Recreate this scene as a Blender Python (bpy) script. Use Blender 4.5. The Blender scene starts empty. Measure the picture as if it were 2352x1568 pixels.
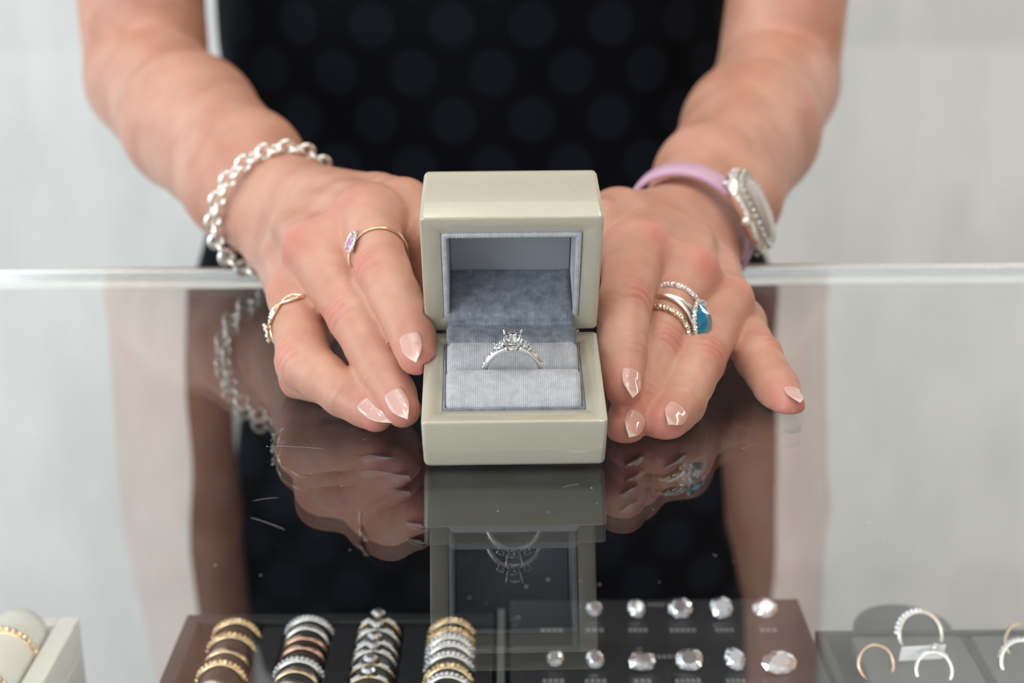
import bpy, math, random
import numpy as np
from mathutils import Vector, Matrix
random.seed(7); rng = np.random.default_rng(7)
C = bpy.context.scene.collection
MM = 0.001
Z0 = 950.0            # the counter's glass top stands 950 mm above the floor; z below is measured from the glass top

# ------------------------------------------------------------------ camera
F_PX, PITCH, CY, CZ = 3423.0, 0.3145, -453.8, 191.8
cam_d = bpy.data.cameras.new('camera'); cam = bpy.data.objects.new('camera', cam_d); C.objects.link(cam)
cam_d.sensor_width = 36.0; cam_d.lens = F_PX / 2352 * 36.0
cam_d.clip_start = 0.02; cam_d.clip_end = 50
CAMROT = (Matrix.Rotation(math.pi/2 - PITCH, 4, 'X') @ Matrix.Rotation(math.radians(-0.34), 4, 'Z'))
cam.matrix_world = Matrix.Translation((0, CY*MM, (CZ+Z0)*MM)) @ CAMROT
cam_d.dof.use_dof = True; cam_d.dof.focus_distance = 0.512; cam_d.dof.aperture_fstop = 7.6
bpy.context.scene.camera = cam

# ------------------------------------------------------------------ world, lights, exposure
W = bpy.data.worlds.new('World'); bpy.context.scene.world = W; W.use_nodes = True
bg = W.node_tree.nodes['Background']; bg.inputs[0].default_value = (0.86, 0.94, 1.0, 1); bg.inputs[1].default_value = 0.64
vs = bpy.context.scene.view_settings
vs.view_transform = 'Standard'; vs.look = 'None'; vs.gamma = 1.0; vs.use_curve_mapping = False; vs.exposure = 0.30
def area(name, loc, target, sx, sy, power, col, shape='RECTANGLE'):
    L = bpy.data.lights.new(name, 'AREA'); L.shape = shape; L.size = sx; L.size_y = sy; L.energy = power; L.color = col
    o = bpy.data.objects.new(name, L); C.objects.link(o); o.location = loc
    o.rotation_euler = (Vector(target) - Vector(loc)).to_track_quat('-Z', 'Y').to_euler(); return o
area('left_wall_fill', (-2.7, -0.1, 1.5), (0.6, 1.2, 0.7), 1.6, 1.6, 9, (0.95, 0.98, 1.0))  # added fill from the left, brightens the back wall and left arm
area('right_wall_fill', (1.40, 0.55, 1.5), (0.95, 1.25, 0.6), 0.3, 0.8, 4.2, (0.86, 0.95, 1.0))  # added fill that lifts the right part of the back wall
area('window_daylight', (-2.0, -2.0, 1.55), (0, 0.15, 1.0), 1.9, 1.5, 35, (0.88, 0.94, 1.0))
area('ceiling_panel_light', (0.1, 0.1, 3.0), (0.1, 0.3, 0.95), 2.2, 1.2, 8, (1.0, 0.97, 0.92))
area('tray_fill_strip', (0.1, -0.235, 0.938), (0.1, 0.13, 0.816), 1.5, 0.008, 2.4, (1.0, 0.97, 0.93))  # unseen strip added to light the trays and make the stones sparkle
for i, (x, y) in enumerate([(-0.9, -0.5), (0.35, -1.1), (1.0, -0.4), (-0.35, 0.05), (0.75, 0.3)]):
    area('ceiling_downlight', (x, y, 2.95), (x*0.4, y*0.4, 0.95), 0.10, 0.10, 2.2, (1.0, 0.9, 0.76), 'DISK')

# ------------------------------------------------------------------ helpers
R3 = np.array(CAMROT.to_3x3())
def ray(px, py):
    d = R3 @ np.array([(px-1176)/F_PX, (784-py)/F_PX, -1.0]); return d
def P(px, py, y):                      # the point at depth y seen in this direction
    d = ray(px, py); return np.array([0, CY, CZ]) + d*((y-CY)/d[1])
def PZ(px, py, z, glass=True):         # the point at height z; below the glass the ray is bent by the slab
    d = ray(px, py); p = np.array([0, CY, CZ]) + d*((z-CZ)/d[2])
    if glass:
        h = math.hypot(d[0], d[1]); ti = h/abs(d[2]); s = math.sin(math.atan(ti))/1.5; tr = s/math.sqrt(1-s*s)
        k = 8.7*(ti-tr)/h; p = p - np.array([d[0]*k, d[1]*k, 0])
    return p
def camdir(x, y, z): return R3 @ np.array([x, y, z], float)
def nrm(v): v = np.asarray(v, float); return v/np.linalg.norm(v)
def orth(n, a): n = np.asarray(n, float); return nrm(n - a*np.dot(n, a))

def tag(o, label=None, cat=None, group=None, kind=None):
    if label: o['label'] = label
    if cat: o['category'] = cat
    if group: o['group'] = group
    if kind: o['kind'] = kind
    return o
def empty(name, loc, label=None, cat=None, group=None, kind=None):   # an Empty at a thing's base, loc in mm
    o = bpy.data.objects.new(name, None); C.objects.link(o); o.empty_display_size = 0.01
    o.location = (loc[0]*MM, loc[1]*MM, (loc[2]+Z0)*MM); o['_o'] = [float(a) for a in loc]
    return tag(o, label, cat, group, kind)
def mk(name, vf, mat, parent=None, smooth=True, origin=None, bevel=None):   # vertices in mm in the place's frame
    V, Fc = vf; V = np.asarray(V, float)
    me = bpy.data.meshes.new(name)
    org = np.array(parent['_o']) if parent is not None else (np.array(origin, float) if origin is not None else V.mean(0))
    me.from_pydata([tuple(a) for a in (V-org)*MM], [], [tuple(int(i) for i in f) for f in Fc]); me.update()
    if smooth: me.polygons.foreach_set('use_smooth', [True]*len(me.polygons))
    o = bpy.data.objects.new(name, me); C.objects.link(o)
    if parent is not None: o.parent = parent; o['_o'] = [float(a) for a in org]
    else: o.location = (org[0]*MM, org[1]*MM, (org[2]+Z0)*MM); o['_o'] = [float(a) for a in org]
    if mat: me.materials.append(mat)
    if bevel:
        b = o.modifiers.new('bevel', 'BEVEL'); b.width = bevel*MM; b.segments = 3; b.limit_method = 'ANGLE'; b.angle_limit = 0.6
        b.harden_normals = False
    return o
def merge(*parts):
    V = []; Fs = []; n = 0
    for v, f in parts:
        v = np.asarray(v, float); V.append(v); Fs += [tuple(i+n for i in q) for q in f]; n += len(v)
    return np.vstack(V), Fs
def xf(vf, o, ex, ey, ez):             # place a local shape in a frame
    V = np.asarray(vf[0], float); M = np.array([ex, ey, ez], float)
    return V @ M + np.asarray(o, float), vf[1]
def box(x0, x1, y0, y1, z0, z1):
    V = [(x, y, z) for x in (x0, x1) for y in (y0, y1) for z in (z0, z1)]
    return np.array(V, float), [(0,1,3,2), (4,6,7,5), (0,4,5,1), (2,3,7,6), (0,2,6,4), (1,5,7,3)]
def loft(loops, cap0=True, cap1=True):
    V = np.vstack(loops); n = len(loops[0]); Fs = []
    for k in range(len(loops)-1):
        for i in range(n):
            j = (i+1) % n; Fs.append((k*n+i, k*n+j, (k+1)*n+j, (k+1)*n+i))
    if cap0: Fs.append(tuple(range(n))[::-1])
    if cap1: Fs.append(tuple((len(loops)-1)*n+i for i in range(n)))
    return V, Fs
def rrect(x0, x1, y0, y1, r, z, seg=6):
    L = []
    r = max(r, 0.01)
    for cx, cy, a0 in ((x1-r, y1-r, 0), (x0+r, y1-r, 90), (x0+r, y0+r, 180), (x1-r, y0+r, 270)):
        for k in range(seg+1):
            a = math.radians(a0 + 90*k/seg); L.append((cx+r*math.cos(a), cy+r*math.sin(a), z))
    return np.array(L)
def tray(w, y0, y1, z0, z1, wall, floor, r=1.5, e=0.8, ri=0.6, taper=0.0, rb=None):      # open box with rounded edges
    x = w/2; rb = rb or e; L = []
    for a in (90, 60, 30, 0):
        d = rb*(1-math.cos(math.radians(a))) + taper; zz = z0 + rb*(1-math.sin(math.radians(a)))
        L.append(rrect(-x+d, x-d, y0+d, y1-d, max(r, rb-d+.2), zz))
    L.append(rrect(-x+taper*.5, x-taper*.5, y0+taper*.5, y1-taper*.5, r, (z0+z1)/2))
    for a in (0, 30, 60, 90):
        d = e*(1-math.cos(math.radians(a))); zz = z1 - e*(1-math.sin(math.radians(a)))
        L.append(rrect(-x+d, x-d, y0+d, y1-d, r, zz))
    L.append(rrect(-x+wall-.4, x-wall+.4, y0+wall-.4, y1-wall+.4, ri+.3, z1))
    L.append(rrect(-x+wall, x-wall, y0+wall, y1-wall, ri, z1-.4))
    L.append(rrect(-x+wall, x-wall, y0+wall, y1-wall, ri, z0+floor))
    return loft(L)
def tube(path, rad, closed=False, seg=10, flat=1.0, up=None):
    path = np.array(path, float); n = len(path); rad = np.full(n, rad) if np.isscalar(rad) else np.array(rad)
    loops = []; u = None
    for i in range(n):
        a = path[(i+1) % n] if closed or i < n-1 else path[i]
        b = path[i-1] if closed or i > 0 else path[i]
        t = nrm(a-b)
        if up is not None: u = orth(up[i] if np.ndim(up) > 1 else up, t)
        elif u is None: u = orth([0.3, 0.2, 0.9] if abs(t[2]) < .9 else [1, 0, 0], t)
        else: u = orth(u, t)
        v = np.cross(t, u)
        loops.append([path[i] + rad[i]*(math.cos(q)*v + flat*math.sin(q)*u) for q in np.linspace(0, 2*math.pi, seg, endpoint=False)])
    if closed:
        V = np.vstack(loops); Fs = []
        for k in range(n):
            for i in range(seg):
                j = (i+1) % seg; k2 = (k+1) % n; Fs.append((k*seg+i, k*seg+j, k2*seg+j, k2*seg+i))
        return V, Fs
    return loft([np.array(l) for l in loops])
def circ(o, ex, ey, rx, ry=None, n=48, a0=0, a1=360):
    ry = rx if ry is None else ry; full = abs(a1-a0) >= 359.9
    return [np.asarray(o)+rx*math.cos(a)*np.asarray(ex)+ry*math.sin(a)*np.asarray(ey) for a in np.radians(np.linspace(a0, a1, n, endpoint=not full))]
def sweep_rect(o, ex, ey, R, wf, tf, n=96, round_=0.3):      # ring of section w (axial) x t (radial), R inner radius
    ez = np.cross(ex, ey); loops = []
    prof = [(-1,-.7),(-.8,-1),(.8,-1),(1,-.7),(1,.55),(.75,1),(-.75,1),(-1,.55)]
    for i in range(n):
        a = 2*math.pi*i/n; w, t = wf(a), tf(a); d = math.cos(a)*np.asarray(ex)+math.sin(a)*np.asarray(ey)
        loops.append([np.asarray(o) + d*(R+t/2+t/2*q[1]) + ez*(w/2*q[0]) for q in prof])
    V = np.vstack(loops); m = len(prof); Fs = []
    for k in range(n):
        for i in range(m):
            j = (i+1) % m; k2 = (k+1) % n; Fs.append((k*m+i, k2*m+i, k2*m+j, k*m+j))
    return V, Fs
def ball(c, r, n=8, m=6, sc=(1,1,1)):
    V = [(0,0,1)]; 
    for i in range(1, m):
        for j in range(n): V.append((math.sin(math.pi*i/m)*math.cos(2*math.pi*j/n), math.sin(math.pi*i/m)*math.sin(2*math.pi*j/n), math.cos(math.pi*i/m)))
    V.append((0,0,-1)); Fs = [(0, 1+j, 1+(j+1) % n) for j in range(n)]
    for i in range(m-2):
        for j in range(n): a = 1+i*n; b = a+n; Fs.append((a+j, b+j, b+(j+1) % n, a+(j+1) % n))
    a = 1+(m-2)*n; Fs += [(a+(j+1) % n, a+j, len(V)-1) for j in range(n)]
    return np.array(V)*r*np.array(sc)+np.asarray(c), Fs
def gem(outline, h_crown, h_pav, table=0.6):                # faceted stone: table up +z, outline a list of (x,y) at the girdle
    o = np.array(outline, float); n = len(o)
    t = o*table; t2 = (o + np.roll(o, -1, 0))/2*0.82; g = o; p2 = (o + np.roll(o, -1, 0))/2*0.55
    V = [(x, y, h_crown) for x, y in t] + [(x, y, h_crown*.55) for x, y in t2] + [(x, y, 0.0) for x, y in g] + [(x, y, -h_crown*.12) for x, y in g] + [(x, y, -h_pav*.5) for x, y in p2] + [(0, 0, -h_pav)]
    Fs = [tuple(range(n))]
    for i in range(n):
        j = (i+1) % n
        Fs += [(i, n+i, j), (i, n+(i-1) % n, n+i), (n+i, 2*n+i, 2*n+j), (n+(i-1) % n, 2*n+i, n+i), (n+i, 2*n+j, j)][:0]
        Fs += [(i, n+i, j), (n+i, i, 2*n+i), (n+i, 2*n+i, 2*n+j), (n+i, 2*n+j, j)]
        Fs += [(2*n+i, 3*n+i, 3*n+j, 2*n+j), (3*n+i, 4*n+i, 3*n+j), (4*n+(i-1) % n, 4*n+i, 3*n+i), (4*n+i, 5*n, 4*n+(i+1) % n)]
    return np.array(V), Fs
def poly(n, rx, ry=None, a0=0.0, p=2.0):
    ry = ry or rx; L = []
    for k in range(n):
        a = a0+2*math.pi*k/n; c, s = math.cos(a), math.sin(a); q = (abs(c)**p+abs(s)**p)**(-1/p)
        L.append((rx*c*q, ry*s*q))
    return L

# ------------------------------------------------------------------ materials
def new_mat(name):
    m = bpy.data.materials.new(name); m.use_nodes = True; nt = m.node_tree
    return m, nt, nt.nodes['Principled BSDF'], nt.nodes.new, nt.links.new
def setp(b, **k):
    for a, v in k.items():
        n = {'base': 'Base Color', 'rough': 'Roughness', 'metal': 'Metallic', 'ior': 'IOR', 'trans': 'Transmission Weight', 'spec': 'Specular IOR Level',
             'coat': 'Coat Weight', 'coatr': 'Coat Roughness', 'sheen': 'Sheen Weight', 'sheenr': 'Sheen Roughness', 'sss': 'Subsurface Weight', 'sssr': 'Subsurface Radius', 'ssss': 'Subsurface Scale'}[a]
        b.inputs[n].default_value = (*v, 1) if a == 'base' else v
def simple(name, **k):
    m, nt, b, N, L = new_mat(name); setp(b, **k); return m
def noise_mix(nt, N, L, scale, c1, c2, detail=4, vec=None, lo=.35, hi=.65, rough=.55):
    tc = N('ShaderNodeTexCoord'); n = N('ShaderNodeTexNoise'); n.inputs['Scale'].default_value = scale; n.inputs['Detail'].default_value = detail; n.inputs['Roughness'].default_value = rough
    L(vec or tc.outputs['Object'], n.inputs['Vector'])
    r = N('ShaderNodeValToRGB'); r.color_ramp.elements[0].position = lo; r.color_ramp.elements[1].position = hi
    r.color_ramp.elements[0].color = (*c1, 1); r.color_ramp.elements[1].color = (*c2, 1); L(n.outputs['Fac'], r.inputs['Fac']); return r, n
def bump(nt, N, L, b, src, strength, dist):
    bp = N('ShaderNodeBump'); bp.inputs['Strength'].default_value = strength; bp.inputs['Distance'].default_value = dist
    L(src, bp.inputs['Height']); L(bp.outputs['Normal'], b.inputs['Normal']); return bp
M = {}
# wall: pale grey plaster with faint mottling
m, nt, b, N, L = new_mat('plaster_wall'); r, n = noise_mix(nt, N, L, 7, (.70, .715, .70), (.80, .81, .80), 6); L(r.outputs[0], b.inputs['Base Color']); setp(b, rough=.85)
mp = N('ShaderNodeMapping'); mp.inputs['Scale'].default_value = (2.2, 1, .9); L(nt.nodes['Texture Coordinate'].outputs['Object'], mp.inputs['Vector']); L(mp.outputs[0], n.inputs['Vector']); M['wall'] = m
m, nt, b, N, L = new_mat('floor_tile'); r, n = noise_mix(nt, N, L, 3, (.50, .50, .49), (.60, .60, .59)); L(r.outputs[0], b.inputs['Base Color']); setp(b, rough=.4); M['floor'] = m
M['ceiling'] = simple('white_ceiling', base=(.8, .8, .8), rough=.9)
# counter glass with a little dust on its top
m, nt, b, N, L = new_mat('counter_glass'); setp(b, base=(.985, 1.0, .99), rough=0.0, trans=1.0, ior=1.5)
tc = N('ShaderNodeTexCoord'); v = N('ShaderNodeTexVoronoi'); v.inputs['Scale'].default_value = 130; L(tc.outputs['Object'], v.inputs['Vector'])
lt = N('ShaderNodeMath'); lt.operation = 'LESS_THAN'; lt.inputs[1].default_value = .045; L(v.outputs['Distance'], lt.inputs[0])
nn = N('ShaderNodeTexNoise'); nn.inputs['Scale'].default_value = 60; L(tc.outputs['Object'], nn.inputs['Vector'])
gt = N('ShaderNodeMath'); gt.operation = 'GREATER_THAN'; gt.inputs[1].default_value = .49; L(nn.outputs['Fac'], gt.inputs[0])
mu = N('ShaderNodeMath'); mu.operation = 'MULTIPLY'; L(lt.outputs[0], mu.inputs[0]); L(gt.outputs[0], mu.inputs[1])
m2 = N('ShaderNodeMath'); m2.operation = 'MULTIPLY'; m2.inputs[1].default_value = .5; L(mu.outputs[0], m2.inputs[0])
df = N('ShaderNodeBsdfDiffuse'); df.inputs[0].default_value = (.8, .8, .8, 1); mx = N('ShaderNodeMixShader'); L(m2.outputs[0], mx.inputs[0]); L(b.outputs[0], mx.inputs[1]); L(df.outputs[0], mx.inputs[2]); L(mx.outputs[0], nt.nodes['Material Output'].inputs[0]); M['glass'] = m
M['shelf_glass'] = simple('shelf_glass', base=(.97, 1, .985), rough=0.0, trans=1.0, ior=1.5)
M['rail'] = simple('brushed_aluminium', base=(.82, .82, .79), rough=.28, metal=1.0)
M['rail_white'] = simple('cream_edge_strip', base=(.80, .80, .74), rough=.35)
M['case_frame'] = simple('case_frame_grey', base=(.42, .43, .42), rough=.45)
M['scratch'] = simple('scratched_glass', base=(.75, .75, .75), rough=.5)
# champagne lacquer of the ring box
m, nt, b, N, L = new_mat('champagne_lacquer'); r, n = noise_mix(nt, N, L, 900, (.500, .466, .358), (.520, .487, .377), 2); L(r.outputs[0], b.inputs['Base Color']); setp(b, rough=.30, metal=.12, coat=1.0, coatr=.03); M['lacquer'] = m
# grey velvet with fine cords
def velvet(name, c1, c2, ang=0):
    m, nt, b, N, L = new_mat(name); tc = N('ShaderNodeTexCoord'); r, n = noise_mix(nt, N, L, 260, c1, c2, 5, lo=.3, hi=.7, rough=.7)
    w = N('ShaderNodeTexWave'); w.wave_type = 'BANDS'; w.bands_direction = 'X'; w.inputs['Scale'].default_value = 500; w.inputs['Distortion'].default_value = 1.6; w.inputs['Detail'].default_value = 2; w.inputs['Detail Scale'].default_value = 2
    L(tc.outputs['Object'], w.inputs['Vector']); n2 = N('ShaderNodeTexNoise'); n2.inputs['Scale'].default_value = 1800; L(tc.outputs['Object'], n2.inputs['Vector'])
    ad = N('ShaderNodeMath'); ad.operation = 'ADD'; L(w.outputs['Fac'], ad.inputs[0]); L(n2.outputs['Fac'], ad.inputs[1])
    mxc = N('ShaderNodeMix'); mxc.data_type = 'RGBA'; mxc.blend_type = 'MULTIPLY'; mxc.inputs[0].default_value = .45
    rr = N('ShaderNodeValToRGB'); rr.color_ramp.elements[0].position = .1; rr.color_ramp.elements[0].color = (.35, .35, .38, 1); rr.color_ramp.elements[1].position = .8; L(w.outputs['Fac'], rr.inputs[0])
    L(r.outputs[0], mxc.inputs[6]); L(rr.outputs[0], mxc.inputs[7]); L(mxc.outputs[2], b.inputs['Base Color'])
    bump(nt, N, L, b, ad.outputs[0], .6, .00012); setp(b, rough=.85, sheen=.7, sheenr=.35, spec=.1); b.inputs['Sheen Tint'].default_value = (.8, .88, 1, 1); return m
M['velvet'] = velvet('pale_grey_velvet', (.44, .455, .48), (.64, .655, .68))
M['velvet_dark'] = velvet('blue_grey_velvet', (.15, .17, .205), (.37, .40, .45))
M['back_panel'] = simple('shaded_lid_panel', base=(.30, .315, .335), rough=.6)  # lid lining's inner back, its colour darkened for the shade in the lid
# metals and stones
def metal(name, col, rough=.16, sparkle=0):
    m, nt, b, N, L = new_mat(name); setp(b, base=col, metal=1.0, rough=rough)
    if sparkle:
        tc = N('ShaderNodeTexCoord'); v = N('ShaderNodeTexVoronoi'); v.inputs['Scale'].default_value = sparkle; L(tc.outputs['Object'], v.inputs['Vector']); bump(nt, N, L, b, v.outputs['Distance'], 1.0, .0006)
    return m
M['platinum'] = metal('platinum', (.84, .83, .80), .10); M['silver'] = metal('polished_silver', (.95, .91, .84), .24)
M['gold'] = metal('yellow_gold', (.86, .69, .46), .16); M['pave'] = metal('pave_white_stones', (.95, .94, .92), .10, 1100); M['rose'] = metal('rose_gold', (.82, .52, .38), .2)
M['pave_gold'] = metal('pave_gold', (.95, .72, .42), .15, 900)
M['diamond'] = simple('diamond', base=(1, 1, 1), rough=0.0, trans=1.0, ior=2.2)
M['diamond_far'] = simple('cut_white_stone', base=(.93, .95, 1.0), rough=.02, metal=.8, coat=1.0, coatr=.02)
M['topaz'] = simple('blue_topaz', base=(.0, .27, .46), rough=.03, trans=.4, ior=1.62)
M['sapphire'] = simple('blue_sapphire', base=(.02, .09, .28), rough=.04, trans=.3, ior=1.76)
M['amethyst'] = simple('pale_amethyst', base=(.46, .20, .52), rough=.03, trans=.3, ior=1.55)
# skin: flush and crease come from attributes on the mesh
m, nt, b, N, L = new_mat('skin')
r, n = noise_mix(nt, N, L, 38, (.545, .258, .178), (.665, .365, .265), 5)
at = N('ShaderNodeAttribute'); at.attribute_name = 'flush'
mxc = N('ShaderNodeMix'); mxc.data_type = 'RGBA'; mxc.inputs[7].default_value = (.70, .20, .17, 1); L(at.outputs['Fac'], mxc.inputs[0]); L(r.outputs[0], mxc.inputs[6]); L(mxc.outputs[2], b.inputs['Base Color'])
n3 = N('ShaderNodeTexNoise'); n3.inputs['Scale'].default_value = 900; n3.inputs['Detail'].default_value = 3; L(nt.nodes['Texture Coordinate'].outputs['Object'], n3.inputs['Vector']); bump(nt, N, L, b, n3.outputs['Fac'], .25, .0003)
setp(b, rough=.42, sss=.18, sssr=(1.0, .35, .2), ssss=.0035, spec=.42); M['skin'] = m
m, nt, b, N, L = new_mat('fingernail'); setp(b, base=(.80, .50, .44), rough=.12, coat=1.0, coatr=.04, sss=.2, sssr=(1, .4, .3), ssss=.003)
at = N('ShaderNodeAttribute'); at.attribute_name = 'tip'; mxc = N('ShaderNodeMix'); mxc.data_type = 'RGBA'; mxc.inputs[6].default_value = (.72, .40, .34, 1); mxc.inputs[7].default_value = (.83, .63, .54, 1)
L(at.outputs['Fac'], mxc.inputs[0]); L(mxc.outputs[2], b.inputs['Base Color']); M['nail'] = m
# dress: near-black cloth with woven lighter dots in staggered rows (UV in metres round the body)
m, nt, b, N, L = new_mat('dotted_black_cloth'); uv = N('ShaderNodeUVMap'); uv.uv_map = 'UVMap'; sp = N('ShaderNodeSeparateXYZ'); L(uv.outputs[0], sp.inputs[0])
def mth(op, a, bb=None):
    q = N('ShaderNodeMath'); q.operation = op
    for i, s in enumerate((a, bb)):
        if s is None: continue
        if isinstance(s, (int, float)): q.inputs[i].default_value = s
        else: L(s, q.inputs[i])
    return q.outputs[0]
PU, PV = .049, .0585
def dots(ou, ov):
    fu = mth('SUBTRACT', mth('FRACT', mth('ADD', mth('DIVIDE', sp.outputs[0], PU), ou)), .5); fv = mth('SUBTRACT', mth('FRACT', mth('ADD', mth('DIVIDE', sp.outputs[1], PV), ov)), .5)
    return mth('LESS_THAN', mth('ADD', mth('POWER', mth('MULTIPLY', fu, PU), 2), mth('POWER', mth('MULTIPLY', fv, PV), 2)), .0140**2)
dd = mth('MAXIMUM', dots(.0, .0), dots(.5, .5))
mxc = N('ShaderNodeMix'); mxc.data_type = 'RGBA'; mxc.inputs[6].default_value = (.0035, .004, .0055, 1); mxc.inputs[7].default_value = (.0075, .0092, .0145, 1); L(dd, mxc.inputs[0]); L(mxc.outputs[2], b.inputs['Base Color'])
setp(b, rough=.75, spec=.06); M['dress'] = m
M['strap'] = simple('pink_leather', base=(.66, .42, .56), rough=.45); M['black'] = simple('black_leatherette', base=(.022, .024, .027), rough=.45, spec=.4)
M['charcoal'] = simple('charcoal_card', base=(.030, .032, .036), rough=.5); M['grey_pad'] = simple('grey_suede', base=(.135, .145, .14), rough=.85)
M['ivory'] = simple('ivory_leatherette', base=(.88, .86, .76), rough=.5); M['print'] = simple('pale_print', base=(.25, .25, .26), rough=.6)
M['tagcard'] = simple('price_tag_card', base=(.75, .77, .80), rough=.5); M['dial'] = simple('mother_of_pearl_dial', base=(.46, .41, .38), rough=.12, coat=1.0, coatr=.02)

# ------------------------------------------------------------------ the room
def plane_box(name, b_, mat): o = mk(name, box(*b_), mat, smooth=False); tag(o, kind='structure'); return o
plane_box('wall_back', (-3000, 3000, 1250, 1330, -950, 2100), M['wall'])
M['warm_blocker'] = simple('warm_blocker_brown', base=(.34, .17, .07), rough=.6)
plane_box('right_light_blocker', (1500, 1580, -1500, 1250, -950, 2100), M['warm_blocker'])  # unseen panel added to block light from the right and warm its bounce
plane_box('floor', (-3000, 3000, -3000, 1250, -1000, -950), M['floor'])
plane_box('ceiling', (-3000, 3000, -3000, 1250, 2100, 2150), M['ceiling'])

# ------------------------------------------------------------------ display case
case = empty('display_case', (0, 0, -Z0), 'long glass-topped jewellery display case with a pale metal rear edge', 'display case')
mk('glass_top', box(-900, 900, -260, 249, -8.7, 0), M['glass'], case, smooth=False)
mk('back_rail', merge(box(-900, 900, 249.3, 255, -13, .6), box(-900, 900, 240, 249.3, -13, -9)), M['rail'], case, smooth=False, bevel=.5)
mk('glass_shelf', box(-880, 880, -240, 169, -198, -192), M['shelf_glass'], case, smooth=False)
mk('side_panel', box(-900, -892, -255, 250, -420, -9), M['shelf_glass'], case, smooth=False)
mk('side_panel', box(892, 900, -255, 250, -420, -9), M['shelf_glass'], case, smooth=False)
mk('front_panel', box(-891, 891, -260, -253, -420, -9), M['shelf_glass'], case, smooth=False)
mk('cabinet_base', box(-900, 900, -255, 250, -950, -421), M['case_frame'], case, smooth=False)
# a few hairline scratches in the glass surface
for (x0, y0, x1, y1) in ((628, 1024, 745, 1031), (575, 1188, 655, 1217), (580, 1150, 640, 1143), (1290, 1120, 1330, 1112)):
    a, c = PZ(x0, y0, .02, False), PZ(x1, y1, .02, False); pts = [a+(c-a)*t+np.array([0, math.sin(t*3)*.6, 0]) for t in np.linspace(0, 1, 9)]
    mk('scratch', tube(pts, [.01]+[.045]*7+[.01], seg=5, flat=.3, up=[0, 0, 1]), M['scratch'], case)

# ------------------------------------------------------------------ the ring box (base tipped forward on its front edge)
TAU, LAM = .2616, -.2513; YAW = math.radians(1.1)
bx = np.array([math.cos(YAW), math.sin(YAW), 0]); bb0 = np.array([-math.sin(YAW), math.cos(YAW), 0]); zz = np.array([0, 0, 1.])
B = bb0*math.cos(TAU)+zz*math.sin(TAU); U = -bb0*math.sin(TAU)+zz*math.cos(TAU)
FB = np.array([.6, 0, .35]); FR = FB+U*18.8; HG = FR+B*53.67
LD = U*math.cos(LAM)+B*math.sin(LAM); LB = B*math.cos(LAM)-U*math.sin(LAM); LO = HG+U*.8
BW = 60.4; WALL = 6.8
rb = empty('ring_box', (0.6, 24, 0), 'open champagne lacquered ring box lined in grey velvet, held on the counter', 'ring box')
mk('base', xf(tray(BW, 0, 53.67, -18.8, 0, WALL, 3, r=1.4, e=.7, taper=.35, rb=2.2), FR, bx, B, U), M['lacquer'], rb)
mk('lid', xf(tray(BW, 0, 53.67, -26, 0, WALL, 3, r=1.6, e=.7, taper=.9, rb=2.6), LO, bx, LD, -LB), M['lacquer'], rb)
cw = BW-2*WALL
def lining(y0, y1, depth, t, lip):
    x = cw/2; L_ = [rrect(-x+.1, x-.1, y0+.1, y1-.1, .8, -depth), rrect(-x+.1, x-.1, y0+.1, y1-.1, .8, lip-.4), rrect(-x+.4, x-.4, y0+.4, y1-.4, .8, lip),
          rrect(-x+t-.3, x-t+.3, y0+t-.3, y1-t+.3, .8, lip), rrect(-x+t, x-t, y0+t, y1-t, .8, lip-.4), rrect(-x+t, x-t, y0+t, y1-t, .8, -depth+1.2)]
    return loft(L_)
mk('lid_lining', xf(lining(WALL, 53.67-WALL, 22.5, 1.9, .5), LO, bx, LD, -LB), M['velvet'], rb)
mk('back_panel', xf(box(-cw/2+2.5, cw/2-2.5, WALL+2.5, 53.67-WALL-2.5, -21.2, -20.6), LO, bx, LD, -LB), M['back_panel'], rb, smooth=False)
mk('base_lining', xf(lining(WALL, 53.67-WALL, 15.5, .9, .3), FR, bx, B, U), M['velvet_dark'], rb)
def pillow(x0, x1, prof, zlow, nx=40):     # prof: (y, z) from front to back; ends rounded down
    xs = np.concatenate([x0+(1-np.cos(np.linspace(0, math.pi/2, 8)))*2.2, np.linspace(x0+3, x1-3, nx), x1-(1-np.cos(np.linspace(math.pi/2, 0, 8)))*2.2])
    V = []; n = len(prof)+2
    for x in xs:
        e = min(x-x0, x1-x); dz = 2.2-math.sqrt(max(0, 2.2**2-max(0, 2.2-e)**2))
        V.append((x, prof[0][0]+.0, zlow)); 
        for (y, z) in prof: V.append((x, y, z-dz*(1 if z > -1 else 0)))
        V.append((x, prof[-1][0], zlow))
    Fs = []
    for i in range(len(xs)-1):
        for j in range(n-1): Fs.append((i*n+j, (i+1)*n+j, (i+1)*n+j+1, i*n+j+1))
        Fs.append((i*n+n-1, (i+1)*n+n-1, (i+1)*n, i*n))
    Fs.append(tuple(range(n))); Fs.append(tuple((len(xs)-1)*n+j for j in range(n))[::-1])
    return np.array(V), Fs
def arcprof(y0, y1, zf, zb, rf, rbk, h):    # rounded shoulder front and back
    L_ = [(y0, zf)]
    for a in np.linspace(0, 90, 9): r_ = math.radians(a); L_.append((y0+rf*(1-math.cos(r_)), h-rf+rf*math.sin(r_)))
    for a in np.linspace(90, 0, 9): r_ = math.radians(a); L_.append((y1-rbk*(1-math.cos(r_)), h-rbk+rbk*math.sin(r_)))
    L_.append((y1, zb)); return L_
px0, px1 = -cw/2+1.1, cw/2-1.1
fp = [(8.0, -3), (8.0, -.6), (8.3, .3), (9, 1.1), (10.2, 2.1), (12, 3.2), (14.5, 4.2), (17, 4.8), (20, 5.15), (22.0, 5.2), (22.9, 4.9), (23.3, 4.2), (23.4, 2), (23.4, -3)]
mk('front_cushion', xf(pillow(px0, px1, fp, -12), FR, bx, B, U), M['velvet'], rb)
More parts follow.
